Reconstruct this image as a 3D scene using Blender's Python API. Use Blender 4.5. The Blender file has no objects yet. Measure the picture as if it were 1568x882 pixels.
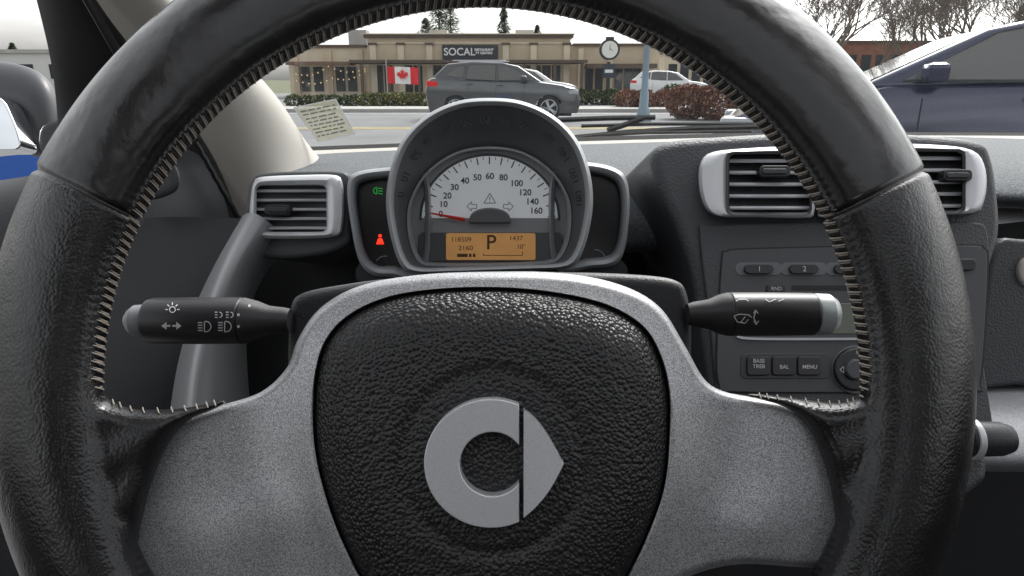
import bpy, math, random
from mathutils import Vector, Matrix
from mathutils.geometry import delaunay_2d_cdt
random.seed(4)
scene=bpy.context.scene
rad=math.radians
# ---------------------------------------------------------------- frame of the driver's position
FPX=1045.0; PITCH=rad(17); EYE=Vector((0,0,1.15))
R=Vector((1,0,0)); F=Vector((0,math.cos(PITCH),-math.sin(PITCH))); U=Vector((0,math.sin(PITCH),math.cos(PITCH)))
def L(x,y,d): return EYE+R*x+U*y+F*d
def P(u,v,d): return L((u-784)/FPX*d,(441-v)/FPX*d,d)
def GX(u,Y): return (u-784)/FPX*(Y*math.cos(PITCH)+0.1)
def GZ(v,Y): return 1.15+Y*math.tan(math.atan((441-v)/FPX)-PITCH)
# ---------------------------------------------------------------- materials
MATS={}
def M(name,col,rough=.5,metal=0,bump=None,speck=None,emis=None,coat=0,var=None,spec=.5,rvar=None,bump2=None):
    if name in MATS: return MATS[name]
    m=bpy.data.materials.new(name); m.use_nodes=True; nt=m.node_tree; b=nt.nodes['Principled BSDF']
    c=tuple(col)+(1,)
    b.inputs['Base Color'].default_value=c; b.inputs['Roughness'].default_value=rough
    b.inputs['Metallic'].default_value=metal; b.inputs['Specular IOR Level'].default_value=spec
    if coat: b.inputs['Coat Weight'].default_value=coat; b.inputs['Coat Roughness'].default_value=.05
    tc=nt.nodes.new('ShaderNodeTexCoord')
    if speck or var:
        last=None
        for kind,x in (('s',speck),('v',var)):
            if not x: continue
            sc,am=x
            n=nt.nodes.new('ShaderNodeTexNoise'); n.inputs['Scale'].default_value=sc; n.inputs['Detail'].default_value=3 if kind=='v' else 0
            nt.links.new(tc.outputs['Object'],n.inputs['Vector'])
            r=nt.nodes.new('ShaderNodeMapRange'); r.inputs['From Min'].default_value=.3; r.inputs['From Max'].default_value=.7
            r.inputs['To Min'].default_value=1-am; r.inputs['To Max'].default_value=1+am
            nt.links.new(n.outputs['Fac'],r.inputs['Value'])
            if last is None: last=r.outputs['Result']
            else:
                mm=nt.nodes.new('ShaderNodeMath'); mm.operation='MULTIPLY'; nt.links.new(last,mm.inputs[0]); nt.links.new(r.outputs['Result'],mm.inputs[1]); last=mm.outputs[0]
        vm=nt.nodes.new('ShaderNodeVectorMath'); vm.operation='SCALE'; vm.inputs[0].default_value=col
        nt.links.new(last,vm.inputs['Scale']); nt.links.new(vm.outputs[0],b.inputs['Base Color'])
    if rvar:
        n=nt.nodes.new('ShaderNodeTexNoise'); n.inputs['Scale'].default_value=rvar[0]; n.inputs['Detail'].default_value=3
        nt.links.new(tc.outputs['Object'],n.inputs['Vector'])
        r=nt.nodes.new('ShaderNodeMapRange'); r.inputs['From Min'].default_value=.3; r.inputs['From Max'].default_value=.7
        r.inputs['To Min'].default_value=rough-rvar[1]; r.inputs['To Max'].default_value=rough+rvar[1]
        nt.links.new(n.outputs['Fac'],r.inputs['Value']); nt.links.new(r.outputs['Result'],b.inputs['Roughness'])
    prev=None
    for bb in (bump2,bump):
        if not bb: continue
        kind,sc,st,dist=bb
        if kind=='v':
            n=nt.nodes.new('ShaderNodeTexVoronoi'); n.feature='F1'; out='Distance'
        else:
            n=nt.nodes.new('ShaderNodeTexNoise'); n.inputs['Detail'].default_value=2; out='Fac'
        n.inputs['Scale'].default_value=sc
        nt.links.new(tc.outputs['Object'],n.inputs['Vector'])
        bp=nt.nodes.new('ShaderNodeBump'); bp.inputs['Strength'].default_value=st; bp.inputs['Distance'].default_value=dist
        if kind=='v': bp.invert=True
        nt.links.new(n.outputs[out],bp.inputs['Height'])
        if prev: nt.links.new(prev.outputs[0],bp.inputs['Normal'])
        nt.links.new(bp.outputs[0],b.inputs['Normal']); prev=bp
    if emis: b.inputs['Emission Color'].default_value=tuple(emis[0])+(1,); b.inputs['Emission Strength'].default_value=emis[1]
    MATS[name]=m; return m
leather_top=M('leather_worn',(.009,.009,.010),.26,bump=('n',420,.12,.0006),bump2=('n',55,.28,.003),rvar=(35,.06),spec=.65)
leather_low=M('leather_grain',(.009,.009,.010),.29,bump=('v',760,.30,.0005),bump2=('n',60,.25,.003),rvar=(30,.06),spec=.6)
pad_m=M('pad_plastic',(.012,.012,.013),.34,bump=('v',680,.75,.0009),spec=.55)
plastic=M('dark_plastic',(.027,.028,.031),.45,bump=('v',900,.4,.0004))
dash_m=M('dash_plastic',(.125,.135,.143),.7,bump=('v',500,.6,.0007),speck=(600,.35),spec=.2)
console_m=M('console_plastic',(.052,.054,.060),.48,bump=('v',500,.6,.0006))
black=M('black_matt',(.010,.010,.011),.6)
deep=M('dark_grey_plastic',(.02,.021,.023),.7)  # one even dark grey for the lower wall and cluster base
silver=M('flake_silver',(.41,.415,.43),.36,.42,speck=(2000,.42),var=(25,.05),bump=('n',2000,.2,.0002))
satin=M('satin_silver',(.66,.67,.69),.36,.35,speck=(2000,.06))
vsilver=M('vent_silver',(.64,.65,.67),.36,.3)
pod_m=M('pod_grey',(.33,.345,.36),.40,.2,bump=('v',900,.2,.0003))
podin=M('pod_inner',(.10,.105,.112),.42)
plate_m=M('dial_plate_grey',(.30,.305,.315),.45)
beige=M('beige_trim',(.50,.475,.43),.8,bump=('n',500,.3,.0006))
thread=M('thread',(.33,.29,.25),.8)
white=M('white_print',(.75,.75,.75),.6)
dialw=M('dial_white',(.82,.83,.84),.5,emis=((.8,.85,.9),.12))
inkm=M('dial_ink',(.03,.03,.035),.6)
greyink=M('dial_grey_ink',(.32,.33,.35),.6)
redm=M('needle_red',(.75,.03,.02),.4)
lcd=M('lcd_orange',(.50,.27,.10),.4,emis=((1,.48,.14),.16),var=(60,.12))
lcdink=M('lcd_ink',(.09,.045,.015),.5)
# ---------------------------------------------------------------- mesh helpers
def mesh(name,vs,fs,mat=None,smooth=True,ang=38,mats=None,mi=None):
    me=bpy.data.meshes.new(name); me.from_pydata([tuple(v) for v in vs],[],fs); me.validate()
    o=bpy.data.objects.new(name,me); scene.collection.objects.link(o)
    if mats:
        for m in mats: me.materials.append(m)
        if mi:
            for p,i in zip(me.polygons,mi): p.material_index=i
    elif mat: me.materials.append(mat)
    import bmesh
    bm=bmesh.new(); bm.from_mesh(me); bmesh.ops.recalc_face_normals(bm,faces=bm.faces); bm.to_mesh(me); bm.free()
    if smooth:
        me.shade_smooth(); me.set_sharp_from_angle(angle=rad(ang))
    return o
def group(name,obs,loc=None):
    obs=[o for o in obs if o]
    if loc is None:
        c=Vector((0,0,0)); n=0
        for o in obs:
            if o.type=='MESH' and len(o.data.vertices):
                for v in o.bound_box: c+=o.matrix_basis@Vector(v); n+=1
        loc=c/max(n,1)
    e=bpy.data.objects.new(name,None); scene.collection.objects.link(e); e.location=loc; e.empty_display_size=.05
    for o in obs:
        o.parent=e; o.matrix_parent_inverse=Matrix.Translation(-Vector(loc))
    return e
def cr(pts,n=6,closed=True):
    out=[];N=len(pts)
    rng=range(N) if closed else range(N-1)
    for i in rng:
        g=lambda k:pts[k%N] if closed else pts[max(0,min(N-1,k))]
        p0,p1,p2,p3=g(i-1),g(i),g(i+1),g(i+2)
        for j in range(n):
            t=j/n
            out.append(tuple(.5*((2*b)+(-a+c)*t+(2*a-5*b+4*c-d)*t*t+(-a+3*b-3*c+d)*t**3) for a,b,c,d in zip(p0,p1,p2,p3)))
    if not closed: out.append(pts[-1])
    return out
def pdist(p,poly):
    best=1e9
    for i in range(len(poly)):
        ax,ay=poly[i-1];bx,by=poly[i]; dx,dy=bx-ax,by-ay; l=dx*dx+dy*dy
        t=0 if l==0 else max(0,min(1,((p[0]-ax)*dx+(p[1]-ay)*dy)/l))
        d=(p[0]-ax-t*dx)**2+(p[1]-ay-t*dy)**2
        if d<best: best=d
    return math.sqrt(best)
def inside(p,poly):
    c=False
    for i in range(len(poly)):
        ax,ay=poly[i-1];bx,by=poly[i]
        if (ay>p[1])!=(by>p[1]) and p[0]<(bx-ax)*(p[1]-ay)/(by-ay)+ax: c=not c
    return c
def rrect(x0,y0,x1,y1,r,n=5):
    out=[]
    for cx,cy,a in ((x1-r,y0+r,-90),(x1-r,y1-r,0),(x0+r,y1-r,90),(x0+r,y0+r,180)):
        for i in range(n+1):
            t=rad(a+90*i/n); out.append((cx+r*math.cos(t),cy+r*math.sin(t)))
    return out
def circ(cx,cy,r,n=40,ry=None):
    ry=ry or r
    return [(cx+r*math.cos(2*math.pi*i/n),cy+ry*math.sin(2*math.pi*i/n)) for i in range(n)]
def call(D,v,u=0):
    return D(u,v) if callable(D) else D
def inflate(name,outl,cen,Df,H,w,mat,back=.02,hf=None,ns=26):
    N=len(outl); ss=[1,.995,.985,.97,.95]+[.95*(1-i/ns) for i in range(1,ns)]
    vs=[];fs=[]
    for u,v in outl: vs.append(P(u,v,Df(u,v)+back))
    for s in ss:
        for u0,v0 in outl:
            u=cen[0]+s*(u0-cen[0]); v=cen[1]+s*(v0-cen[1])
            d=pdist((u,v),outl) if s<1 else 0
            t=min(d/w,1); h=H*math.sqrt(max(0,1-(1-t)**2))
            if hf: h+=hf(u,v,d)
            vs.append(P(u,v,Df(u,v)-h))
    K=len(ss)+1
    for k in range(K-1):
        for i in range(N):
            j=(i+1)%N; fs.append((k*N+i,k*N+j,(k+1)*N+j,(k+1)*N+i))
    h=H+(hf(cen[0],cen[1],1e3) if hf else 0)
    vs.append(P(cen[0],cen[1],Df(*cen)-h)); c=len(vs)-1
    for i in range(N): fs.append(((K-1)*N+i,(K-1)*N+(i+1)%N,c))
    return mesh(name,vs,fs,mat,ang=60)
def patch(name,outl,Df,hfun,mat,g=6,back=.01):
    """height-field skin over an arbitrary outline (constrained Delaunay)"""
    pts=[Vector(p) for p in outl]; N=len(pts); edges=[(i,(i+1)%N) for i in range(N)]
    for off in (1.2,3,5.5,9,13):
        for i in range(N):
            a,b=Vector(outl[i-1]),Vector(outl[(i+1)%N]); t=(b-a).normalized()
            for s in (1,-1):
                q=Vector(outl[i])+Vector((-t.y,t.x))*off*s
                if inside(q,outl) and pdist(q,outl)>off*.93: pts.append(q)
    us=[p[0] for p in outl]; vv=[p[1] for p in outl]
    v=min(vv)
    k=0
    while v<max(vv):
        u=min(us)+(g/2 if k%2 else 0)
        while u<max(us):
            if inside((u,v),outl) and pdist((u,v),outl)>15: pts.append(Vector((u,v)))
            u+=g
        v+=g*.87; k+=1
    co,ed,fa,_,_,_=delaunay_2d_cdt(pts,edges,[],1,1e-4)
    vs=[]
    for p in co:
        d=pdist(p,outl); vs.append(P(p.x,p.y,Df(p.x,p.y)-hfun(p.x,p.y,d)))
    fs=[tuple(f) for f in fa]; n0=len(vs)
    return mesh(name,vs,fs,mat,ang=180)
def slab(name,outl,D1,D2,mat,bev=0,seg=3):
    """bevelled solid: front outline at depth D1, pushed straight back to depth D2"""
    vs=[];N=len(outl)
    for u,v in outl: vs.append(P(u,v,call(D1,v,u)))
    for u,v in outl:
        d=call(D1,v,u); vs.append(L((u-784)/FPX*d,(441-v)/FPX*d,call(D2,v,u)))
    fs=[tuple(range(N)),tuple(range(2*N-1,N-1,-1))]+[(i,(i+1)%N,N+(i+1)%N,N+i) for i in range(N)]
    o=mesh(name,vs,fs,mat,ang=35)
    if bev:
        b=o.modifiers.new('b','BEVEL'); b.width=bev; b.segments=seg; b.limit_method='ANGLE'; b.angle_limit=rad(40); b.harden_normals=True
    return o
def loft(name,secs,mat,cap=False,closed=True,ang=40):
    vs=[];fs=[];N=len(secs[0][0])
    for o,D in secs:
        for u,v in o: vs.append(P(u,v,call(D,v,u)))
    for k in range(len(secs)-1):
        for i in range(N if closed else N-1):
            j=(i+1)%N; fs.append((k*N+i,k*N+j,(k+1)*N+j,(k+1)*N+i))
    if cap: fs.append(tuple(range((len(secs)-1)*N,len(secs)*N)))
    return mesh(name,vs,fs,mat,ang=ang)
def grid(name,rows,mat,sub=3,thick=0):
    nc=len(rows[0]); vs=[P(*p) for r in rows for p in r]
    fs=[(i*nc+j,i*nc+j+1,(i+1)*nc+j+1,(i+1)*nc+j) for i in range(len(rows)-1) for j in range(nc-1)]
    o=mesh(name,vs,fs,mat,ang=180)
    if thick:
        s=o.modifiers.new('s','SOLIDIFY'); s.thickness=thick; s.offset=0
    if sub:
        s=o.modifiers.new('sub','SUBSURF'); s.levels=sub; s.render_levels=sub; s.boundary_smooth='PRESERVE_CORNERS'
    return o
def scal(o,c,sx,sy=None):
    sy=sy or sx
    return [(c[0]+(u-c[0])*sx,c[1]+(v-c[1])*sy) for u,v in o]
CABROT=Matrix((R,U,-F)).transposed().to_3x3()
def text(s,u,v,D,hp,mat,name='label',rot=0,sx=1,bold=0):
    c=bpy.data.curves.new(name,'FONT'); c.body=s; c.align_x='CENTER'; c.align_y='CENTER'; c.size=hp/.70*D/FPX
    c.offset=bold
    o=bpy.data.objects.new(name,c); scene.collection.objects.link(o); c.materials.append(mat)
    m=CABROT.to_4x4()@Matrix.Rotation(rot,4,'Z')@Matrix.Diagonal((sx,1,1,1)); m.translation=P(u,v,D); o.matrix_world=m
    return o
def strokes(name,lines,D,w,mat):
    vs=[];fs=[]
    for ln in lines:
        for (a,b),(c,d) in zip(ln[:-1],ln[1:]):
            l=math.hypot(c-a,d-b) or 1; nx,ny=-(d-b)/l*w/2,(c-a)/l*w/2; k=len(vs)
            for u,v in ((a+nx,b+ny),(c+nx,d+ny),(c-nx,d-ny),(a-nx,b-ny)): vs.append(P(u,v,call(D,v,u)))
            fs.append((k,k+1,k+2,k+3))
    return mesh(name,vs,fs,mat,smooth=False)
def flat(name,outl,D,mat):
    return mesh(name,[P(u,v,call(D,v,u)) for u,v in outl],[tuple(range(len(outl)))],mat,smooth=False)
def tube(vs,fs,pts,rs,n=6):
    k0=len(vs)
    for i,p in enumerate(pts):
        d=(pts[min(i+1,len(pts)-1)]-pts[max(i-1,0)]).normalized()
        a=d.cross(Vector((.3,.2,.9))).normalized(); b=d.cross(a)
        for j in range(n):
            t=2*math.pi*j/n; vs.append(p+a*math.cos(t)*rs[i]+b*math.sin(t)*rs[i])
    for i in range(len(pts)-1):
        for j in range(n):
            q=(j+1)%n; fs.append((k0+i*n+j,k0+i*n+q,k0+(i+1)*n+q,k0+(i+1)*n+j))
    fs.append(tuple(k0+j for j in range(n))[::-1]); fs.append(tuple(k0+(len(pts)-1)*n+j for j in range(n)))
def resample(o,n,c):
    out=[]
    for i in range(n):
        t=2*math.pi*i/n; dx,dy=math.cos(t),math.sin(t); best=None
        for k in range(len(o)):
            ax,ay=o[k-1];bx,by=o[k]; ex,ey=bx-ax,by-ay; den=dx*ey-dy*ex
            if abs(den)<1e-9: continue
            s=((ax-c[0])*ey-(ay-c[1])*ex)/den; q=((ax-c[0])*dy-(ay-c[1])*dx)/den
            if s>0 and -1e-6<=q<=1+1e-6: best=s if best is None else max(best,s)
        out.append((c[0]+dx*best,c[1]+dy*best))
    return out
def mixo(a,b,t): return [(x0+(x1-x0)*t,y0+(y1-y0)*t) for (x0,y0),(x1,y1) in zip(a,b)]
# ================================================================ STEERING WHEEL
def WD(u,v): return .27+(600-v)*2.58e-4*.12
CX,CY=738,592; RI=580
def side_ang(th):
    th=(th+180)%360-180
    return th if -90<=th<=90 else (180-th if th>0 else -180-th)
RB=.0205
def rimpt(th,ph,off=0):
    a=side_ang(th); ro=757+ (10 if abs((th%360)-180)<60 else 0)*(.5+.5*math.cos(rad(((th%360)-180)*3))) 
    low=1 if a>-26 else 0
    g=math.exp(-((a+26)/.4)**2)
    sc=1.0+.012*low-.07*g
    rc=(RI+ro)/2; A=(ro-RI)/2*sc; B=RB*sc
    pd=math.degrees(ph)
    pucker=-.0010*math.exp(-((pd-25)/6)**2)+.00025*math.exp(-((pd-25)/16)**2)*math.cos(rad(th)*295)
    A2=A+pucker*3200; B2=B+pucker
    A2+=off*3870; B2+=off
    c,s=math.cos(ph),math.sin(ph)
    e=.92
    cc=math.copysign(abs(c)**e,c); s2=math.copysign(abs(s)**e,s)
    r=rc-A2*cc
    u=CX+r*math.cos(rad(th)); v=CY+r*math.sin(rad(th))
    return P(u,v,WD(u,v)-B2*s2)
def rim_h(u,v):
    r=math.hypot(u-CX,v-CY); th=math.degrees(math.atan2(v-CY,u-CX))
    ro=757+ (10 if abs((th%360)-180)<60 else 0)*(.5+.5*math.cos(rad(((th%360)-180)*3)))
    rc=(RI+ro)/2; A=(ro-RI)/2*1.012; x=abs(r-rc)/A
    if x>=1: return -.03
    e=.92; c=x**(1/e); return RB*1.012*(math.sqrt(max(0,1-c*c))**e)
vs=[];fs=[];mi=[]
NT,NP=1440,44
for i in range(NT):
    for j in range(NP): vs.append(rimpt(360*i/NT,2*math.pi*j/NP))
for i in range(NT):
    a=side_ang(360*(i+.5)/NT)
    for j in range(NP):
        i2=(i+1)%NT;j2=(j+1)%NP
        fs.append((i*NP+j,i*NP+j2,i2*NP+j2,i2*NP+j)); mi.append(0 if a<-26 else 1)
rim=mesh('rim',vs,fs,mats=[leather_top,leather_low],mi=mi,ang=180)
vs=[];fs=[]
th=-181.5
while th<1.5:
    j=random.uniform(-.08,.08); l=random.uniform(.85,1.1)
    pts=[rimpt(th+j+d*l,rad(p),.0003+o) for d,p,o in ((-.34,5,-.0006),(-.17,14,.0002),(.03,23,.0008),(.22,32,.0002),(.38,40,-.0005))]
    tube(vs,fs,pts,[.0002,.00036,.0004,.00034,.0002],5)
    pts=[rimpt(th+j+d,rad(p),.0002+o) for d,p,o in ((.18,9,-.0004),(.30,18,.0003),(.46,28,.0002),(.62,36,-.0003))]
    tube(vs,fs,pts,[.0002,.0003,.0003,.0002],5)
    th+=1.22
stitch=mesh('stitching',vs,fs,thread)
def smax(a,b,k=.004):
    h=max(0,min(1,.5+.5*(a-b)/k)); return b+(a-b)*h+k*h*(1-h)
def wraph(u,v,d):
    t=min(d/34,1); ph=.0005+.0125*math.sqrt(max(0,1-(1-t)**2))
    rh=rim_h(u,v)+.0003
    w=.0006*math.sin((u*.5+v*.9)*.09)*min(1,d/40)
    return smax(ph+w,rh,.005)
wl=cr([(150,585),(157,598),(170,614),(205,626),(255,627),(300,622),(338,613),(345,617),(325,628),(290,643),(262,672),(238,722),(222,775),(210,835),(205,900),(200,960),(120,960),(90,900),(70,800),(80,680),(110,600)],5)
wr_=cr([(1330,585),(1322,598),(1308,612),(1280,617),(1240,613),(1190,607),(1152,603),(1146,607),(1165,612),(1205,625),(1238,655),(1262,710),(1277,775),(1280,830),(1272,862),(1256,882),(1270,920),(1280,960),(1350,960),(1385,900),(1405,800),(1395,680),(1365,600)],5)
wraps=[patch('spoke_leather',o,WD,wraph,leather_low,7) for o in (wl,wr_)]
vs=[];fs=[]
for pth in ([(172,613),(205,624.5),(255,625.5),(300,620),(330,614)],[(1306,611),(1280,616),(1240,612),(1190,606),(1160,603)]):
    q=cr(pth,7,False)
    for a,b in zip(q[::3],q[1::3]):
        pts=[P(a[0],a[1]-2,WD(*a)-.0012),P(a[0]+1,a[1]+2,WD(*a)-.0055),P(a[0]+3,a[1]+7,WD(*a)-.0082)]
        tube(vs,fs,pts,[.0002,.0003,.0002],5)
st2=mesh('spoke_stitching',vs,fs,thread)
sil=cr([(188,905),(178,820),(190,740),(225,670),(270,641),(340,620),(400,600),(440,562),(456,520),(490,472),(550,438),(640,421),(750,416),(860,418),(950,436),(1010,470),(1048,528),(1078,580),(1110,600),(1160,609),(1225,625),(1278,680),(1303,780),(1295,850),(1250,869),(1130,864),(1040,890),(960,950),(750,980),(560,950),(430,925),(300,912)],5)
padc=[(479,620),(483,570),(498,522),(532,484),(590,456),(665,443),(760,440),(850,448),(930,467),(985,500),(1012,545),(1025,600),(1026,665),(1019,740),(998,806),(962,882),(925,940),(840,965),(750,970),(660,965),(590,940),(550,882),(514,806),(490,730),(480,670)]
pado=cr(padc,6)
WC=(752,700)
SO=resample(sil,360,WC); PO=resample(pado,360,WC)
vs=[];fs=[];NS=360
def silz(dp,d,u,v):
    t=max(0,1-dp/115); h=.0005+.0105*t**1.8
    h+=.0036*math.exp(-(((u-385)/75)**2+((v-805)/60)**2))+.0036*math.exp(-(((u-1160)/75)**2+((v-795)/60)**2))
    e=min(1,d/14); h-= .006*(1-math.sqrt(max(0,1-(1-e)**2)))
    return h
ringspec=[('p',.985,-.004),('p',.997,.006)]+[('t',x,0) for x in (0,.012,.03,.06,.1,.15,.2,.26,.32,.38,.44,.5,.56,.62,.68,.74,.8,.85,.89,.92,.945,.965,.98,.99,.997,1.0)]+[('b',1,0)]
for kd,x,hh in ringspec:
    for i in range(NS):
        if kd=='p':
            u,v=WC[0]+(PO[i][0]-WC[0])*x,WC[1]+(PO[i][1]-WC[1])*x; vs.append(P(u,v,WD(u,v)-hh))
        elif kd=='t':
            a,b=PO[i],SO[i]; u,v=a[0]+(b[0]-a[0])*x,a[1]+(b[1]-a[1])*x
            dp=pdist((u,v),pado) if x>0 else 0; d=pdist((u,v),sil) if x<1 else 0
            h=silz(dp,d,u,v)
            if x<.02: h-=.0008*(1-x/.02)
            vs.append(P(u,v,WD(u,v)-h))
        else: u,v=SO[i]; vs.append(P(u,v,WD(u,v)+.02))
for k in range(len(ringspec)-1):
    for i in range(NS): j=(i+1)%NS; fs.append((k*NS+i,k*NS+j,(k+1)*NS+j,(k+1)*NS+i))
spokes=mesh('spoke_frame',vs,fs,silver,ang=50)
def padh(u,v,d):
    r=math.hypot(u-755,v-708)
    return .0065-.0011*math.exp(-((r-142)/9)**2)-.0006*(1 if r<140 else 0)+.003*max(0,1-((u-752)/270)**2)*max(0,1-((v-690)/300)**2)
pad=inflate('airbag_pad',scal(PO,WC,.988),WC,WD,.0130,85,pad_m,.012,padh,46)
hub=slab('hub_back',scal(sil,(750,700),.8),lambda u,v:WD(u,v)+.012,lambda u,v:.34,black)
EH=.0232
arc=[]
a0=math.degrees(math.acos((795-752)/103)); 
for i in range(61):
    t=rad(a0+(360-2*a0)*i/60); arc.append((752+103*math.cos(t),710-99*math.sin(t)))
inn=[]
a1=math.degrees(math.acos((795-754)/50))
for i in range(41):
    t=rad(360-a1-(360-2*a1)*i/40); inn.append((754+50*math.cos(t),711-49*math.sin(t)))
emb1=slab('emblem_ring',arc+inn,lambda u,v:WD(u,v)-EH-.0035,lambda u,v:WD(u,v)-EH+.004,satin,.0015,5)
tri=cr([(802,629),(820,644),(840,670),(861,708),(862,713),(842,750),(821,776),(802,793)],5,False)
emb2=slab('emblem_arrow',tri,lambda u,v:WD(u,v)-EH-.0045,lambda u,v:WD(u,v)-EH+.004,satin,.0015,5)
group('steering_wheel',[rim,stitch,st2,spokes,pad,hub,emb1,emb2]+wraps)
# ================================================================ COLUMN COVER + STALKS
cc=cr([(436,600),(437,520),(441,470),(458,449),(520,436),(600,426),(750,417),(900,417),(1000,422),(1040,430),(1054,446),(1061,485),(1062,540),(1058,600)],4,False)+[(1040,700),(460,700)]
o1=slab('shroud',cc,.365,.47,plastic,.009,6)
group('steering_column_cover',[o1])
def lathe_x(name,prof,v,D,mat,n=36,tilt=0):
    vs=[];fs=[]
    u0=prof[0][0]
    for u,h in prof:
        c=P(u,v+(u-u0)*tilt,D); r=h*D/FPX
        for j in range(n):
            t=2*math.pi*j/n; vs.append(c+U*math.cos(t)*r+F*math.sin(t)*r)
    for i in range(len(prof)-1):
        for j in range(n):
            q=(j+1)%n; fs.append((i*n+j,i*n+q,(i+1)*n+q,(i+1)*n+j))
    fs.append(tuple(range(n))); fs.append(tuple(range((len(prof)-1)*n,len(prof)*n)))
    return mesh(name,vs,fs,mat,ang=30)
SD=.36
stalk=M('stalk_plastic',(.024,.024,.026),.38,bump=('n',900,.2,.0003))
tipm=M('stalk_tip',(.24,.25,.265),.4)
a=lathe_x('arm',[(445,18),(437,20),(412,23),(395,30),(375,35.5),(373,33.5),(371,35.5),(300,36),(235,35),(229,33),(226,28)],491,SD,stalk,tilt=0)
b=lathe_x('tip',[(228,24),(222,25),(207,24),(199,18),(195,8)],491,SD,tipm)
knob=lathe_x('tip_button',[(206,12),(200,13),(193,10),(191,4)],491,SD,M('tip_button',(.4,.41,.42),.4))
def SURF(vc,r):
    def f(u,v):
        dy=min(abs(v-vc),r*.93); return SD-math.sqrt(r*r-dy*dy)*SD/FPX-.0006
    return f
sf=SURF(491,36)
def circle_l(cx,cy,r,n=14,a0=0,a1=360): return [(cx+r*math.cos(rad(a0+(a1-a0)*i/n)),cy+r*math.sin(rad(a0+(a1-a0)*i/n))) for i in range(n+1)]
ic=[circle_l(264,474,4.5)]+[[(264+7*math.cos(rad(k)),474+7*math.sin(rad(k))),(264+11*math.cos(rad(k)),474+11*math.sin(rad(k)))] for k in range(180,361,45)]
for x in (303,334):
    ic.append([(x+10,493)]+circle_l(x+12,500,8,10,-90,90)+[(x+10,508),(x+10,493)]); 
    for k in range(4): ic.append([(x,494+4*k),(x+7,494+4*k)])
for x in (333,350):
    ic.append(circle_l(x+3,482,4,8,-90,90))
    for k in range(3): ic.append([(x-4,478+4*k),(x,478+4*k)])
ic1=strokes('symbols',ic,sf,1.5,white)
arr=mesh('arrow_symbol',[P(u,v,sf(u,v)) for u,v in [(247,499),(255,493),(255,497.5),(261,497.5),(261,500.5),(255,500.5),(255,505),(278,499),(270,493),(270,497.5),(264,497.5),(264,500.5),(270,500.5),(270,505)]],[(0,1,2,3,4,5,6),(13,12,11,10,9,8,7)],white,smooth=False)
dots=[flat('dot',circ(x,y,2.2,10),sf,white) for x,y in ((365,482),(365,500),(382,468))]
group('turn_signal_stalk',[a,b,knob,ic1,arr]+dots)
a=lathe_x('arm',[(1052,16),(1062,19),(1085,23),(1100,30),(1114,33.5),(1116,32),(1118,33.5),(1180,33.5),(1243,32.5),(1247,30)],481,SD,stalk)
b=lathe_x('tip',[(1246,31),(1250,32),(1268,31),(1278,24),(1284,12)],481,SD,M('stalk_tip_r',(.46,.49,.49),.3,.2))
sf=SURF(481,33.5)
ic=[[(1124,484),(1132,481),(1146,482),(1151,486)],[(1124,484),(1129,493),(1141,495),(1146,489)],[(1134,494),(1141,485)],[(1157,478),(1154,487),(1158,494)],[(1154,480),(1157,475),(1161,480)],[(1154,491),(1158,497),(1162,491)],
 [(1127,461),(1132,458),(1143,458),(1146,461)],[(1172,458),(1178,462),(1188,458)],[(1192,461),(1200,458)]]
ic1=strokes('symbols',ic,sf,1.3,white)
group('wiper_stalk',[a,b,ic1])
# ================================================================ INSTRUMENT CLUSTER
ho=cr([(750,150),(800,155),(848,177),(884,214),(903,262),(908,312),(900,362),(886,398),(866,411),(810,414),(750,416),(690,418),(632,418),(612,404),(598,362),(591,312),(597,262),(616,214),(652,177),(700,155)],5)
bez=cr([(750,226),(800,234),(843,262),(868,300),(873,335),(868,372),(852,398),(820,404),(750,406),(680,406),(645,402),(630,374),(625,335),(632,300),(657,262),(700,234)],5)
HO=resample(ho,120,(750,320)); BZ=resample(bez,120,(750,320))
c=(750,305)
hood=loft('hood',[(scal(HO,c,1.0),.66),(HO,.535),(scal(HO,c,.992),.528),(scal(HO,c,.97),.524),(scal(HO,c,.945),.525),(scal(HO,c,.925),.530)],pod_m,ang=60)
H2=scal(HO,c,.925)
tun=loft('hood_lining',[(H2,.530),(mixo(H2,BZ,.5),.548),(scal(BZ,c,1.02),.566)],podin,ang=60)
band=loft('bezel',[(scal(BZ,c,1.03),.567),(scal(BZ,c,1.015),.564),(scal(BZ,c,.985),.564),(scal(BZ,c,.965),.568),(scal(BZ,c,.955),.574)],M('bezel_grey',(.40,.41,.43),.4,.1),ang=60)
face=flat('dial_plate',scal(BZ,c,.975),.573,plate_m)
# dial scale's lens reflection, put in as dark mirrored text over the lining
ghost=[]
gm=M('reflection_tone',(.028,.028,.03),.5)
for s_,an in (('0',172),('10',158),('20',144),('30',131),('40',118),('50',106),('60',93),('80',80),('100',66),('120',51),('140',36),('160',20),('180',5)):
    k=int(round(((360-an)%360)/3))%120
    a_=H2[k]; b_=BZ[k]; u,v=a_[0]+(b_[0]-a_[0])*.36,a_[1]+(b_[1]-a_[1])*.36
    ghost.append(text(s_,u,v,.5385,12,gm,'reflected_numeral',rot=rad(an-90),sx=-1,bold=.0001))
def arcp(cx,cy,r,a0,a1,n=48,ry=None): return [(cx+r*math.cos(rad(a0+(a1-a0)*i/n)),cy-(ry or r)*math.sin(rad(a0+(a1-a0)*i/n))) for i in range(n+1)]
dial=flat('dial',arcp(750,334,104,180,0,60,96)+arcp(750,334,31,0,180,20,16),.5722,dialw)
dring=loft('dial_ring',[(arcp(750,335,108,181,-1,60,100),.5727),(arcp(750,335,106,181,-1,60,98),.5716),(arcp(750,335,104,181,-1,60,96),.5722)],M('dial_ring',(.14,.145,.15),.4,.1),closed=False)
tk=[];tks=[]
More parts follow.
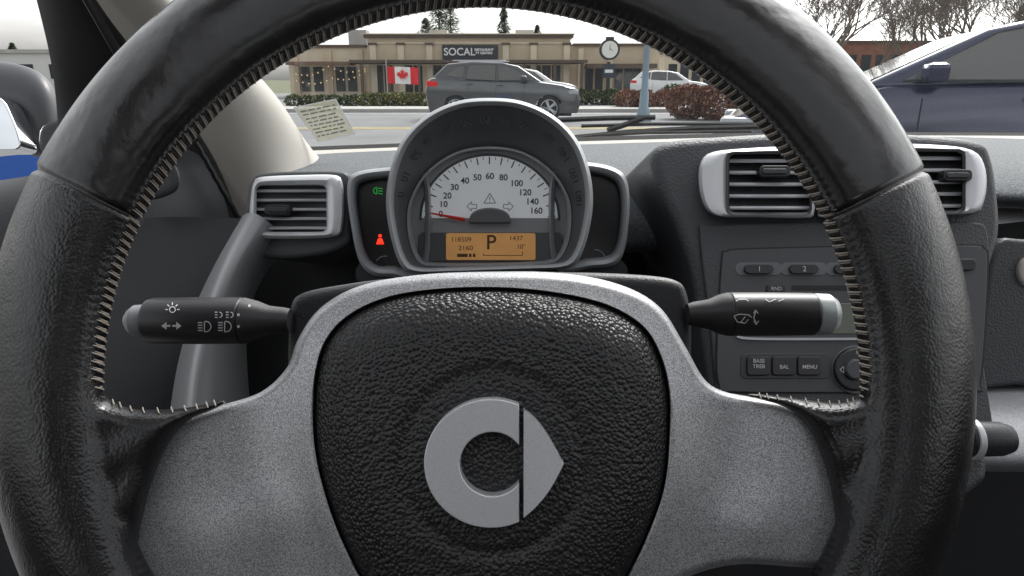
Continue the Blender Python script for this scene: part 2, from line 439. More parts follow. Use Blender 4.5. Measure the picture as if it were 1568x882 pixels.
for i in range(0,33):
    t=180-180*i/32*.985-1
    r0=96 if i%2 else 89
    (tk if i%2==0 else tks).append([(750+r0*math.cos(rad(t)),334-r0*.93*math.sin(rad(t))),(750+101*math.cos(rad(t)),334-101*.93*math.sin(rad(t)))])
t1=strokes('ticks_major',tk,.572,1.8,inkm); t2=strokes('ticks_minor',tks,.572,1.0,inkm)
lab=[text(s,u,v,.5718,9.2,inkm,'numeral',bold=.00011) for s,u,v in (('0',675,328),('10',679,313),('20',685,300),('30',696,287),('40',712,277),('50',731,272),('60',750,270),('80',771,272),('100',791,281),('120',804,295),('140',815,309),('160',821,323))]
nd=mesh('needle',[P(*p) for p in ((712,339.5,.568),(712,333.5,.568),(655,324.5,.568),(655,326.5,.568),(712,336.5,.5665))],[(0,4,3),(4,1,2),(4,2,3),(0,3,2,1)],redm,smooth=False)
hubd=slab('needle_hub',arcp(750,338,32,0,180,24,18)+[(718,341),(782,341)],.565,.574,M('hub_grey',(.12,.123,.13),.4),.001)
tri_=strokes('warning_symbol',[[(750,296),(741,311),(759,311),(750,296)],[(750,301),(750,306.5)],[(750,308),(750,309.6)]],.5718,1.4,greyink)
ar=strokes('arrow_symbols',[[(715,316),(722,309),(722,313),(730,313),(730,319),(722,319),(722,323),(715,316)],[(786,316),(779,309),(779,313),(771,313),(771,319),(779,319),(779,323),(786,316)]],.5718,1.2,greyink)
lower=slab('display_bezel',rrect(640,356,862,401,8),.5705,.575,M('display_bezel',(.09,.093,.10),.4),.001)
lcdo=flat('display',rrect(683,357,820,398,3),.5698,lcd)
lt=[text('118509',706,367,.5695,6.8,lcdink,'odometer',sx=1.1),text('2160',713,380,.5695,7,lcdink,'trip',sx=1.15),text('P',752,372,.5695,22,lcdink,'gear',bold=.00015),text('1437',790,365,.5695,6.8,lcdink,'clock',sx=1.1),text('10°',798,378,.5695,7,lcdink,'temperature'),
    strokes('fuel_bar',[[(700,391),(716,391)],[(718,391),(722,391)],[(724,391),(728,391)]],.5695,5,lcdink),strokes('scale',[[(740,391),(800,391)],[(800,391),(800,385)],[(740,391),(740,388)]],.5695,1,lcdink)]
def wing(nm,pts,ctr,ins=.80):
    o=cr(pts,6)
    return [loft('pod_'+nm,[(o,.66),(o,.572),(scal(o,ctr,.98),.567),(scal(o,ctr,.94),.564),(scal(o,ctr,.88),.565),(scal(o,ctr,.84),.569),(scal(o,ctr,.80),.580)],pod_m,ang=60),
            flat('screen_'+nm,scal(o,ctr,.82),.579,M('pod_screen',(.014,.014,.016),.25))]
w1=wing('l',[(545,264),(600,256),(650,256),(660,330),(650,424),(600,424),(568,420),(548,395),(536,335),(532,285)],(606,338))
w2=wing('r',[(850,250),(905,249),(945,259),(961,280),(964,325),(957,380),(942,405),(905,411),(850,412),(840,330)],(895,330))
gi=strokes('headlamp_indicator',[circle_l(577,292,5,8,90,270)+[(577,287),(577,297)],[(579,288),(586,289)],[(579,292),(586,293)],[(579,296),(586,297)]],.5775,1.3,M('ind_green',(.02,.25,.04),.4,emis=((.02,.6,.08),.35)))
ri_=[flat('belt_indicator',circ(582,361,2.6,12),.5775,M('ind_red',(.6,.02,.01),.4,emis=((1,.03,.01),1.6))),flat('belt_indicator_body',[(579,365),(585,365),(588,374),(576,374)],.5775,MATS['ind_red'])]
sm=strokes('side_gauge_marks',[circle_l(590,408,16,10,190,280),circle_l(910,400,18,10,270,350)],.5775,1.2,greyink)
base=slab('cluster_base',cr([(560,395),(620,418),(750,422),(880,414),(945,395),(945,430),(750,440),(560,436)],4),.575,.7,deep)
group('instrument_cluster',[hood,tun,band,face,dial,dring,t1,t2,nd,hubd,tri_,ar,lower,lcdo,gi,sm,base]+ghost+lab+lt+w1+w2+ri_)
# ================================================================ DASHBOARD
cols=[430,480,560,660,760,860,960,1060,1180,1300,1420,1540,1700,1850]
back=[242,238,234,230,227,224,221,218,215,212,210,214,218,222]
def row(vf,D): return [(u,vf(u,b) if callable(vf) else vf,D) for u,b in zip(cols,back)]
rows=[row(lambda u,b:b-2,1.02),row(lambda u,b:b,.98),row(lambda u,b:b+14 if u<1300 else b+10,.86),row(lambda u,b:b+36 if u<1300 else b+26,.76),row(lambda u,b:b+74 if u<1400 else b+50,.69),row(lambda u,b:b+124 if u<1400 else b+78,.655),row(lambda u,b:b+154 if u<1400 else b+90,.65),row(lambda u,b:b+164 if u<1400 else b+100,.665),row(lambda u,b:b+166 if u<1400 else b+105,.72)]
rows=[[(u,(v if u>500 or k<3 else v-(k-2)*9),d) for (u,v,d) in r] for k,r in enumerate(rows)]
dt=grid('top_pad',rows,dash_m,3)
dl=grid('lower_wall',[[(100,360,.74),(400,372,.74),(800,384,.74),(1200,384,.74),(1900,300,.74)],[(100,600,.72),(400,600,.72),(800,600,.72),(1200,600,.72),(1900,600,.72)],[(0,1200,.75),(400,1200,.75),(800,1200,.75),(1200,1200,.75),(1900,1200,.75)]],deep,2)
arcg=grid('side_trim_arc',[[(372,330,.60),(385,322,.585),(405,335,.585),(425,350,.60),(440,380,.63)],[(330,400,.60),(342,395,.57),(360,400,.565),(385,408,.59),(400,420,.63)],[(292,480,.60),(305,478,.56),(325,480,.555),(362,484,.58),(376,490,.63)],[(270,560,.60),(284,560,.555),(305,560,.55),(358,562,.58),(378,565,.63)],[(258,640,.60),(275,640,.55),(300,640,.545),(362,640,.58),(385,640,.63)],[(250,760,.60),(268,760,.55),(295,760,.545),(365,760,.58),(390,760,.63)]],M('side_trim',(.36,.37,.38),.38,.35),3)
side=grid('side_panel',[[(120,340,.66),(250,330,.67),(385,335,.68)],[(110,480,.62),(220,470,.63),(345,470,.66)],[(100,640,.6),(200,640,.61),(330,640,.65)],[(90,900,.6),(200,900,.61),(330,900,.65)]],plastic,3)
pan=slab('glovebox_panel',cr([(1530,372),(1600,368),(1900,372),(1900,590),(1560,590),(1500,592),(1505,480)],3),.62,.74,console_m,.006)
oval=slab('badge_insert',circ(1580,416,18,24,24),.615,.63,beige,.003)
shelf=grid('parcel_shelf',[[(1485,592,.64),(1560,590,.64),(1850,590,.64)],[(1480,640,.56),(1560,636,.56),(1850,640,.56)],[(1480,700,.535),(1560,702,.535),(1850,710,.535)],[(1485,716,.54),(1560,716,.54),(1850,722,.54)],[(1490,722,.6),(1560,722,.6),(1850,730,.6)]],M('shelf_grey',(.36,.37,.39),.55,speck=(700,.15),bump=('v',500,.4,.0004)),3)
kn=lathe_x('shelf_handle',[(1478,26),(1486,29),(1492,30),(1493,27),(1530,26),(1545,21),(1552,10)],672,.50,plastic)
kr=lathe_x('shelf_handle_ring',[(1482,31),(1485,32.5),(1489,32.5),(1491,31)],672,.50,satin)
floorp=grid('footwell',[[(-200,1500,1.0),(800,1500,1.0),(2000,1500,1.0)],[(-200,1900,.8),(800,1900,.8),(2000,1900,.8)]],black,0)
group('dashboard',[dt,dl,arcg,side,pan,oval,shelf,kn,kr,floorp])
con=cr([(997,246),(1003,226),(1030,214),(1090,208),(1200,202),(1330,201),(1440,206),(1505,216),(1524,240),(1534,300),(1536,360),(1520,420),(1508,520),(1500,640),(1490,760),(1110,760),(1094,640),(1080,540),(1062,430),(1040,360),(1010,290)],4)
def CD(u,v): return .585-.00013*(v-200)
c1=slab('console_body',con,CD,.80,console_m,.014,7)
lip=slab('console_face',cr([(1072,356),(1090,345),(1200,340),(1350,340),(1480,340),(1512,352),(1512,420),(1500,520),(1492,700),(1120,700),(1098,600),(1088,500)],3),lambda u,v:CD(u,v)-.004,.60,console_m,.004)
group('center_console',[c1,lip])
# ---------------------------------------------------------------- air vents
slat_dk=M('slat_dark',(.012,.012,.014),.45)
slat_edge=M('slat_edge',(.55,.56,.58),.4,.2)
def vent(name,fr,op,D,slats,knob,frame_m,edge_m,trim=None):
    obs=[]
    fo=resample(fr,100,((op[0]+op[2])/2,(op[1]+op[3])/2)); oo=resample(rrect(*op,8),100,((op[0]+op[2])/2,(op[1]+op[3])/2))
    dd=lambda k:(lambda u,v:call(D,v,u)+k)
    obs.append(loft('frame',[(fo,dd(.03)),(fo,dd(.002)),(mixo(fo,oo,.12),dd(-.003)),(mixo(fo,oo,.5),dd(-.005)),(mixo(fo,oo,.9),dd(-.003)),(oo,dd(0)),(oo,dd(.04))],frame_m,ang=50))
    obs.append(flat('duct',oo,dd(.038),black))
    x0,y0,x1,y1=op
    if trim: obs.append(loft('inner_surround',[(scal(oo,((x0+x1)/2,(y0+y1)/2),1.045,1.09),dd(-.0052)),(scal(oo,((x0+x1)/2,(y0+y1)/2),1.0,1.0),dd(-.0045)),(scal(oo,((x0+x1)/2,(y0+y1)/2),.985,.96),dd(.002))],slat_dk,ang=50))
    for i in range(slats):
        v=y0+(y1-y0)*(i+.6)/slats; h=(y1-y0)/slats*.36
        n=12; vs=[];fs=[]
        for k in range(n+1):
            u=x0+(x1-x0)*k/n; t=(k/n-.5)*2; bow=-.004*(1-t*t)
            d=call(D,v,u)+.004+bow
            for (dv,dz) in ((-h*.5,.001),(-h*.0,-.0015),(h*.34,-.001),(h*.42,.002),(-h*.3,.010)): vs.append(P(u,v+dv,d+dz))
        for k in range(n):
            for j in range(5):
                q=(j+1)%5; fs.append((k*5+j,k*5+q,(k+1)*5+q,(k+1)*5+j))
        mi=[0 if j in (1,0) else 1 for k in range(n) for j in range(5)]
        obs.append(mesh('slat',vs,fs,mats=[edge_m,slat_dk],mi=mi,ang=30))
    for k in range(5):
        u=x0+(x1-x0)*(k+1)/6
        obs.append(slab('vane',[(u-1,y0+1),(u+1,y0+1),(u+1,y1-1),(u-1,y1-1)],dd(.028),call(D,(y0+y1)/2,u)+.037,black))
    obs.append(slab('thumb_tab',rrect(knob[0]-knob[2],knob[1]-knob[3],knob[0]+knob[2],knob[1]+knob[3],knob[3]*.8),dd(-.008),call(D,knob[1],knob[0])+.003,slat_dk,.0012))
    obs.append(slab('thumb_tab_front',rrect(knob[0]-knob[2]*.8,knob[1]-knob[3]*.45,knob[0]+knob[2]*.8,knob[1]+knob[3]*.45,knob[3]*.4),dd(-.0095),call(D,knob[1],knob[0])-.004,plastic,.0008))
    return group(name,obs)
pod=slab('pod',cr([(377,300),(383,276),(405,264),(470,261),(520,262),(534,272),(537,310),(536,350),(532,372),(500,388),(440,396),(395,392),(378,375),(373,340)],5),.60,.72,M('vent_pod',(.065,.068,.075),.5,bump=('v',700,.4,.0004)),.01,5)
group('vent_housing',[pod])
vent('air_vent',cr([(384,300),(388,280),(400,271),(460,268),(512,268),(524,278),(527,310),(525,345),(515,362),(455,366),(398,364),(386,352),(382,330)],5),(393,284,500,355),.592,5,(424,321,20,8),vsilver,vsilver)
vent('air_vent',cr([(1070,262),(1078,240),(1100,231),(1160,226),(1215,224),(1243,226),(1248,240),(1249,290),(1247,325),(1235,334),(1160,333),(1105,332),(1083,322),(1072,295)],5),(1116,236,1240,326),lambda u,v:CD(u,v)-.012,5,(1187,262,24,9),vsilver,slat_edge,1)
vent('air_vent',cr([(1252,240),(1257,226),(1290,222),(1380,220),(1460,224),(1494,233),(1507,252),(1511,280),(1506,310),(1490,326),(1400,331),(1300,333),(1258,333),(1252,322)],5),(1262,232,1474,323),lambda u,v:CD(u,v)-.012,5,(1468,268,22,9),vsilver,slat_edge,1)
# ---------------------------------------------------------------- radio
def RD(u,v): return CD(u,v)-.006
rb=M('radio_face',(.058,.060,.066),.42,bump=('n',900,.2,.0002)); rbut=M('radio_button',(.018,.018,.020),.35); rtrim=M('radio_trim',(.40,.41,.43),.35,.5)
obs=[slab('face',cr([(1106,400),(1114,386),(1140,382),(1300,378),(1480,376),(1506,382),(1512,400),(1508,500),(1500,585),(1485,600),(1300,601),(1120,600),(1102,590),(1098,540)],4),RD,.60,rb,.003)]
seam=cr([(1106,400),(1114,386),(1140,382),(1300,378),(1480,376),(1506,382),(1512,400),(1508,500),(1500,585),(1485,600),(1300,601),(1120,600),(1102,590),(1098,540)],4)
obs.append(slab('gap',scal(seam,(1305,490),1.012,1.018),lambda u,v:RD(u,v)+.0015,.60,black))
for i,x in enumerate((1163,1232,1301,1372,1440)):
    obs.append(slab('recess',rrect(x-37,402,x+35,422,9.5),lambda u,v:RD(u,v)-.0008,.59,M('radio_recess',(.12,.125,.135),.4),.0006)); obs.append(slab('preset',rrect(x-22,405,x+22,419,7),lambda u,v:RD(u,v)-.004,.59,rbut,.001))
    obs.append(text(str(i+1),x,412,RD(0,412)-.0046,8,white))
obs.append(slab('preset',rrect(1462,396,1496,414,8),lambda u,v:RD(u,v)-.003,.59,rbut,.001))
obs.append(slab('rnd_button',rrect(1174,436,1204,448,5),lambda u,v:RD(u,v)-.002,.59,rbut,.0008)); obs.append(text('RND',1189,442,RD(0,442)-.0028,5.5,white))
obs.append(slab('cd_slot',rrect(1212,437,1430,445,3.5),lambda u,v:RD(u,v)-.0006,.59,black))
obs.append(slab('display',rrect(1220,464,1440,512,6),lambda u,v:RD(u,v)-.001,.59,M('radio_lcd',(.11,.12,.09),.2),.001))
obs.append(slab('chrome_strip',cr([(1130,512),(1135,519),(1200,521),(1400,520),(1480,517),(1484,511),(1480,514),(1400,516.5),(1200,517.5),(1140,516)],3),lambda u,v:RD(u,v)-.002,.59,rtrim))
obs.append(slab('lower_recess',rrect(1134,541,1272,580,9),lambda u,v:RD(u,v)-.0008,.59,M('radio_recess2',(.04,.042,.046),.4),.0006))
for s,x in (('BASS\nTREB',1162),('BAL',1201),('MENU',1240)):
    obs.append(slab('button',rrect(x-18,546,x+18,575,5),lambda u,v:RD(u,v)-.003,.59,rbut,.001)); obs.append(text(s,x,(557 if '\n' in s else 562),RD(0,562)-.0038,5.8,white,bold=.00005))
obs.append(slab('knob_ring',circ(1312,566,38,40),lambda u,v:RD(u,v)-.001,.59,M('radio_ring',(.12,.125,.135),.35,.3),.001))
obs.append(slab('knob',circ(1312,566,33,40),lambda u,v:RD(u,v)-.005,.59,rbut,.002))
obs.append(slab('knob_cap',circ(1312,566,16,30),lambda u,v:RD(u,v)-.009,.59,rb,.002))
obs.append(strokes('knob_arrow',[[(1292,561),(1286,566),(1292,571),(1292,561)]],RD(0,566)-.0058,1.2,white)); obs.append(text('SEEK',1318,540,RD(0,540)-.0058,5,white))
group('car_radio',obs)
# ================================================================ PILLAR, DOOR, WINDSCREEN, MIRROR
pl=grid('pillar_trim',[[(60,-160,.47),(150,-160,.46),(200,-160,.47),(205,-160,.52)],[(135,-10,.56),(195,-10,.54),(245,-10,.56),(250,-10,.62)],[(215,90,.64),(290,88,.62),(352,75,.65),(358,75,.72)],[(290,180,.70),(360,165,.68),(425,150,.73),(432,152,.80)],[(335,250,.74),(400,235,.73),(462,222,.82),(470,224,.92)],[(365,330,.78),(430,300,.77),(485,250,.88),(500,250,.98)],[(385,420,.80),(450,400,.80),(520,330,.9),(540,330,1.0)]],beige,3)
group('windshield_pillar',[pl])
seal=grid('window_seal',[[(40,-60,.56),(60,-60,.54),(110,-60,.54),(150,-60,.56)],[(72,60,.62),(90,55,.60),(170,50,.60),(200,50,.62)],[(85,130,.66),(100,125,.65),(230,120,.66),(250,122,.68)],[(92,240,.7),(110,240,.68),(290,195,.70),(312,200,.72)],[(92,330,.7),(150,320,.68),(330,270,.74),(350,262,.76)],[(90,420,.7),(200,420,.68),(365,350,.78),(380,345,.8)]],black,3)
dpan=grid('door_panel',[[(-150,288,.62),(60,276,.66),(210,215,.68),(300,215,.72)],[(-150,305,.58),(60,295,.62),(210,260,.66),(330,270,.74)],[(-150,420,.56),(60,420,.60),(210,365,.65),(368,352,.76)],[(-150,900,.56),(60,900,.6),(210,900,.64),(360,900,.72)]],M('door_plastic',(.035,.036,.040),.5,bump=('v',600,.4,.0004)),3)
twe=inflate('sail_cover',cr([(225,300),(232,262),(262,250),(275,268),(270,292),(240,305)],4),(250,278),lambda u,v:.64,.004,18,plastic,.02)
vs=[];fs=[]
pts=[P(300+5*i+ (i%2),218+9*i,.70+.003*i) for i in range(14)]
tube(vs,fs,pts,[.003]*14,8)
pts=[P(118+9*i,-30+16*i,.53+.008*i) for i in range(14)]
tube(vs,fs,pts,[.004]*14,8)
weather=mesh('weatherstrip',vs,fs,M('rubber',(.012,.012,.012),.35))
group('car_door',[seal,dpan,twe,weather])
mo=inflate('mirror_housing',cr([(-130,110),(-40,95),(20,97),(62,112),(84,140),(92,185),(86,225),(60,240),(42,232),(30,200),(-20,180),(-120,180)],5),(25,150),lambda u,v:.86,.03,50,M('mirror_housing',(.055,.058,.063),.4,bump=('n',300,.2,.0006)),.06)
mg=slab('mirror_glass',cr([(-110,150),(-40,140),(0,150),(18,180),(30,215),(26,228),(0,230),(-100,230)],5),.80,.83,M('mirror_glass',(.85,.88,.9),.05,1.0),.002)
ms=slab('mirror_stalk',cr([(60,190),(120,175),(180,180),(180,235),(110,245),(60,235)],4),.80,.86,plastic,.01)
group('side_mirror',[mo,mg,ms])
def box(name,x0,x1,y0,y1,z0,z1,mat,bev=0):
    vs=[(x,y,z) for x in (x0,x1) for y in (y0,y1) for z in (z0,z1)]
    fs=[(0,1,3,2),(4,6,7,5),(0,4,5,1),(2,3,7,6),(0,2,6,4),(1,5,7,3)]
    o=mesh(name,vs,fs,mat,smooth=False)
    if bev: b=o.modifiers.new('b','BEVEL'); b.width=bev; b.segments=2
    return o
# unseen cabin shell around and behind the driver, added to shape light and reflections: headliner with a glass-roof opening, bulkhead with rear window, right-hand door
hl=M('unseen_headliner',(.35,.34,.32),.9); upm=M('unseen_cabin_cloth',(.03,.03,.032),.9)
group('unseen_cabin_shell',[box('unseen_roof_header',-.55,.95,.16,.36,1.62,1.66,hl,.01),box('unseen_roof_rail_left',-.66,-.48,-1.0,.155,1.58,1.64,hl,.01),box('unseen_roof_rail_right',.88,1.05,-1.0,.155,1.58,1.64,hl,.01),box('unseen_roof_rear',-.47,.87,-1.0,-.5,1.57,1.62,hl,.01),
  box('unseen_bulkhead',-.65,1.0,-1.0,-.95,.2,1.22,upm,.01),box('unseen_bulkhead_left',-.65,-.3,-1.0,-.95,1.225,1.565,upm,.01),box('unseen_bulkhead_right',.65,1.0,-1.0,-.95,1.225,1.565,upm,.01),box('unseen_side_pillar_left',-.70,-.64,-.9,-.35,.2,1.575,hl,.01),box('unseen_side_pillar_right',1.02,1.08,-.9,-.35,.2,1.575,hl,.01),
  box('unseen_right_door',1.02,1.08,-.34,.75,.2,.93,upm,.01),box('unseen_left_door',-.72,-.66,-.34,.3,.2,.93,upm,.01),
  box('unseen_seat_back',-.26,.26,-.42,-.30,.4,1.02,upm,.04),box('unseen_head_rest',-.14,.14,-.42,-.32,1.05,1.32,upm,.04),box('unseen_floor_pan',-.7,1.0,-1.0,.8,.18,.22,upm,.01)])
gl=bpy.data.materials.new('clear_glass'); gl.use_nodes=True; nt=gl.node_tree; nt.nodes.clear()
o_=nt.nodes.new('ShaderNodeOutputMaterial'); mx=nt.nodes.new('ShaderNodeMixShader'); tr=nt.nodes.new('ShaderNodeBsdfTransparent'); gs=nt.nodes.new('ShaderNodeBsdfGlossy')
tr.inputs[0].default_value=(.97,.985,.98,1); gs.inputs['Roughness'].default_value=.02; mx.inputs[0].default_value=.06
nt.links.new(tr.outputs[0],mx.inputs[1]); nt.links.new(gs.outputs[0],mx.inputs[2]); nt.links.new(mx.outputs[0],o_.inputs[0])
wg=grid('glass',[[(455,240,1.03),(800,226,1.06),(1200,214,1.06),(1900,222,1.03)],[(405,130,.86),(780,100,.9),(1200,100,.9),(2000,100,.86)],[(250,-20,.66),(760,-60,.7),(1300,-60,.7),(2200,-40,.66)],[(0,-300,.5),(700,-300,.52),(1500,-300,.52),(2500,-300,.5)]],gl,2)
cow=grid('base_trim',[[(468,240,1.0),(700,231,1.04),(1000,221,1.04),(1300,214,1.04),(1700,214,1.02)],[(466,231,1.03),(700,222,1.07),(1000,213,1.07),(1300,206,1.07),(1700,209,1.05)]],beige,2)
cow2=grid('base_seal',[[(466,232,1.035),(700,223,1.075),(1000,214,1.075),(1300,207,1.075),(1700,210,1.055)],[(464,225,1.04),(700,216,1.08),(1000,206,1.08),(1300,201,1.08),(1700,204,1.06)]],black,2)
edge=grid('edge_seal',[[(452,234,1.0),(458,234,1.0)],[(428,190,.93),(436,188,.93)],[(402,135,.86),(410,131,.86)],[(330,55,.76),(338,50,.76)],[(250,-20,.66),(258,-24,.66)]],black,2)
stm=bpy.data.materials.new('sticker_film'); stm.use_nodes=True; nt=stm.node_tree; b=nt.nodes['Principled BSDF']; b.inputs['Base Color'].default_value=(.70,.68,.52,1); b.inputs['Alpha'].default_value=.8
st=flat('sticker',[(450,165),(514,152),(543,205),(487,217)],.88,stm)
def sq(a,b):
    p0,p1,p2,p3=(450,165),(514,152),(543,205),(487,217)
    return tuple((1-a)*(1-b)*p0[k]+a*(1-b)*p1[k]+a*b*p2[k]+(1-a)*b*p3[k] for k in (0,1))
ln=[[sq(.0,.0),sq(1,0),sq(1,1),sq(0,1),sq(0,0)]]
ln2=[]
for b_ in (.14,.24,.36,.46,.56,.66,.76,.86):
    a=.08
    while a<.85:
        l=random.uniform(.05,.2); ln2.append([sq(a,b_),sq(min(a+l,.92),b_)]); a+=l+.04
s1=strokes('sticker_border',ln,.8795,1.8,M('sticker_white',(.7,.7,.68),.6)); s2=strokes('sticker_print',ln2,.8795,2.0,M('sticker_ink',(.22,.22,.19),.7))
group('windshield',[wg,cow,cow2,edge]); group('windshield_sticker',[st,s1,s2])
def wiper(parts):
    vs=[];fs=[]
    for pts,r in parts: tube(vs,fs,[P(*p) for p in pts],[r]*len(pts),6)
    return mesh('wiper_arms',vs,fs,M('wiper_black',(.012,.012,.013),.4))
w=wiper([(((850,184,1.14),(930,181,1.14),(1003,180,1.14)),.0045),(((880,211,1.12),(960,203,1.12),(1060,197,1.12),(1180,194,1.12)),.005),(((905,207,1.1),(990,203,1.1),(1150,201,1.1)),.003),(((930,200,1.13),(960,190,1.13),(985,181,1.13)),.005),(((890,193,1.13),(1000,190,1.13),(1160,190,1.13)),.003)])
group('windshield_wiper',[w])
# ================================================================ OUTSIDE
asph=M('asphalt',(.17,.17,.172),.9,bump=('n',60,.3,.01),var=(.5,.15))
conc=M('concrete',(.38,.37,.35),.9,var=(1.2,.12))
grass=M('grass_ground',(.11,.12,.06),.95,var=(.8,.4))
def sheet(name,x0,x1,y0,y1,z,mat): 
    return mesh(name,[(x0,y0,z),(x1,y0,z),(x1,y1,z),(x0,y1,z)],[(0,1,2,3)],mat,smooth=False)
sheet('ground',-600,600,-200,900,-.004,grass)
sheet('road',-200,200,9,25.5,.004,asph)
sheet('parking_lot',-80,80,31,60,.012,M('lot_asphalt',(.2,.2,.2),.9,var=(.4,.15)))
sheet('parking_lot',-80,80,-20,7.2,.004,asph)
sheet('road_marking',-200,200,16.9,17.02,.009,M('yellow_paint',(.6,.45,.1),.7)); sheet('road_marking',-200,200,17.2,17.32,.009,MATS['yellow_paint'])
sheet('road_marking',-200,200,24.6,24.74,.009,M('white_paint',(.7,.7,.7),.7))
box('sidewalk',-200,200,25.5,28,-.02,.13,conc,.01); box('sidewalk',-200,200,7.2,9,-.02,.13,conc,.01)
YB=45
stuc=M('stucco_tan',(.54,.44,.32),.9,var=(.6,.1)); stuc2=M('stucco_light',(.64,.56,.43),.9,var=(.7,.1)); brn=M('trim_brown',(.10,.07,.05),.7); wing_=M('shop_glass',(.04,.045,.05),.08); stone=M('stone_base',(.28,.23,.19),.9,var=(3,.3))
g=lambda u:GX(u,YB); z=lambda v:GZ(v,YB)
B=[]
B.append(box('main_wall',g(566),g(872),YB,YB+14,0,z(58),stuc)); B.append(box('left_wall',g(440),g(566)-.002,YB+.6,YB+14,0,z(72),stuc2)); B.append(box('right_wall',g(872)+.002,g(1010),YB+.5,YB+14,0,z(70),stuc))
B.append(box('cornice',g(562),g(876),YB-.25,YB+14.2,z(58)+.002,z(53),brn)); B.append(box('cornice_top',g(560),g(878),YB-.35,YB+14.3,z(53)+.002,z(51.5),stuc2)); B.append(box('cornice_left',g(436),g(562)-.05,YB+.4,YB+14,z(72)+.002,z(68),brn)); B.append(box('cornice_right',g(876)+.05,g(1014),YB+.3,YB+14,z(70)+.002,z(66),brn))
B.append(box('band',g(568),g(870),YB-.08,YB-.001,z(67),z(65),stuc2))
for u in (570,612,655,770,812,862): B.append(box('pilaster',g(u),g(u+9),YB-.18,YB-.002,0,z(69),stuc2)); B.append(box('pilaster_cap',g(u)-.08,g(u+9)+.08,YB-.24,YB-.002,z(69)+.002,z(65.5),brn))
for u in (448,500,548): B.append(box('pilaster',g(u),g(u+8),YB+.42,YB+.598,0,z(76),stuc))
for u in (885,930,985): B.append(box('pilaster',g(u),g(u+8),YB+.32,YB+.498,0,z(74),stuc2))
B.append(box('fascia',g(545),g(895),YB-1.5,YB-.3,z(97),z(92.5),brn)); B.append(box('soffit',g(550),g(890),YB-1.4,YB-.26,z(98.5),z(97)-.002,M('soffit',(.05,.04,.035),.8)))
B.append(box('sign_board',g(679),g(763),YB-.2,YB-.003,z(91),z(69),M('sign_board',(.02,.024,.03),.5)))
for u in list(range(575,868,15)):
    if u in (605,650,770,860): continue
    B.append(box('window',g(u),g(u+12.5),YB-.05,YB-.004,z(141),z(100),wing_)); B.append(box('mullion',g(u+5.8),g(u+6.6),YB-.09,YB-.052,z(141),z(100),brn)); B.append(box('transom',g(u),g(u+12.5),YB-.12,YB-.092,z(111),z(110),brn))
B.append(box('base',g(567),g(871),YB-.26,YB-.19,0,z(142),stone))
for u in (458,478,512,530): B.append(box('window',g(u),g(u+14),YB+.5,YB+.598,z(140),z(102),wing_))
for u in (897,912,942,957,970): B.append(box('window',g(u),g(u+12),YB+.42,YB+.498,z(145),z(98),wing_))
for u in (560,600,645,700,750,800,845,885): B.append(box('canopy_post',g(u),g(u)+.16,YB-1.45,YB-1.29,0,z(98.5),brn))
B.append(box('awning_left',g(450),g(545),YB-1.3,YB+.39,z(100),z(95),M('awning',(.16,.10,.07),.8))); B.append(box('awning_right',g(895),g(1000),YB-1,YB+.29,z(105),z(98),brn))
for u in (500,640,790): B.append(box('roof_unit',g(u),g(u)+1.3,YB+7,YB+8.2,z(60),z(60)+1.0,conc))
def wtext(s,x,y,zz,size,mat,name='lettering'):
    c=bpy.data.curves.new(name,'FONT'); c.body=s; c.align_x='CENTER'; c.align_y='CENTER'; c.size=size; c.extrude=.02; c.offset=.008
    o=bpy.data.objects.new(name,c); scene.collection.objects.link(o); c.materials.append(mat); o.location=(x,y,zz); o.rotation_euler=(math.pi/2,0,0); return o
B.append(wtext('SOCAL',g(705),YB-.23,z(80),.62,white)); B.append(wtext('RESTAURANT\nBY CENTRO',g(742),YB-.23,z(79),.19,white))
group('restaurant_building',B,(g(720),YB+7,0))
br=M('brick_red',(.25,.11,.08),.9,var=(2,.2))
Y2=75; G=lambda u:GX(u,Y2); Zz=lambda v:GZ(v,Y2)
B=[box('wall',G(1150),G(1420),Y2,Y2+12,0,Zz(66),br),box('parapet',G(1148),G(1422),Y2-.2,Y2+12.1,Zz(66)+.002,Zz(62),brn)]
for u in range(1160,1410,22): B.append(box('window',G(u),G(u+14),Y2-.06,Y2-.003,Zz(112),Zz(84),wing_)); B.append(box('sill',G(u)-.1,G(u+14)+.1,Y2-.15,Y2-.003,Zz(114),Zz(112)-.002,conc))
group('brick_building',B,(G(1280),Y2+6,0))
Y3=60; G3=lambda u:GX(u,Y3); Z3=lambda v:GZ(v,Y3)
B=[box('wall',G3(1015),G3(1145),Y3,Y3+12,0,Z3(82),stuc2),box('roof_edge',G3(1012),G3(1148),Y3-.3,Y3+12.1,Z3(82)+.002,Z3(77),brn)]
for u in range(1022,1140,18): B.append(box('window',G3(u),G3(u+13),Y3-.06,Y3-.003,Z3(132),Z3(98),wing_))
group('shop_building',B,(G3(1080),Y3+6,0))
B=[box('wall',-80,-38,62,76,0,3.3,M('office_wall',(.6,.6,.58),.9)),box('roof_edge',-80.3,-37.7,61.7,76.3,3.302,3.6,conc)]
for x in range(-79,-39,3): B.append(box('window',x,x+1.6,61.94,61.997,1.2,2.4,wing_))
group('office_building',B,(-59,69,0))
B=[box('panel',-4.9,-3.25,5.0,5.1,.30,.86,M('sign_blue',(.02,.10,.42),.5),.01),box('cap',-4.95,-3.2,4.98,5.12,.862,.93,M('sign_yellow',(.7,.6,.25),.6),.01),box('post',-4.7,-4.6,5.02,5.08,0,.298,conc),box('post_b',-3.6,-3.5,5.02,5.08,0,.298,conc)]
group('blue_sign',B)
Yc=36
cx=GX(931,Yc); vs=[];fs=[]
dkm=M('post_dark',(.03,.035,.035),.5,.3)
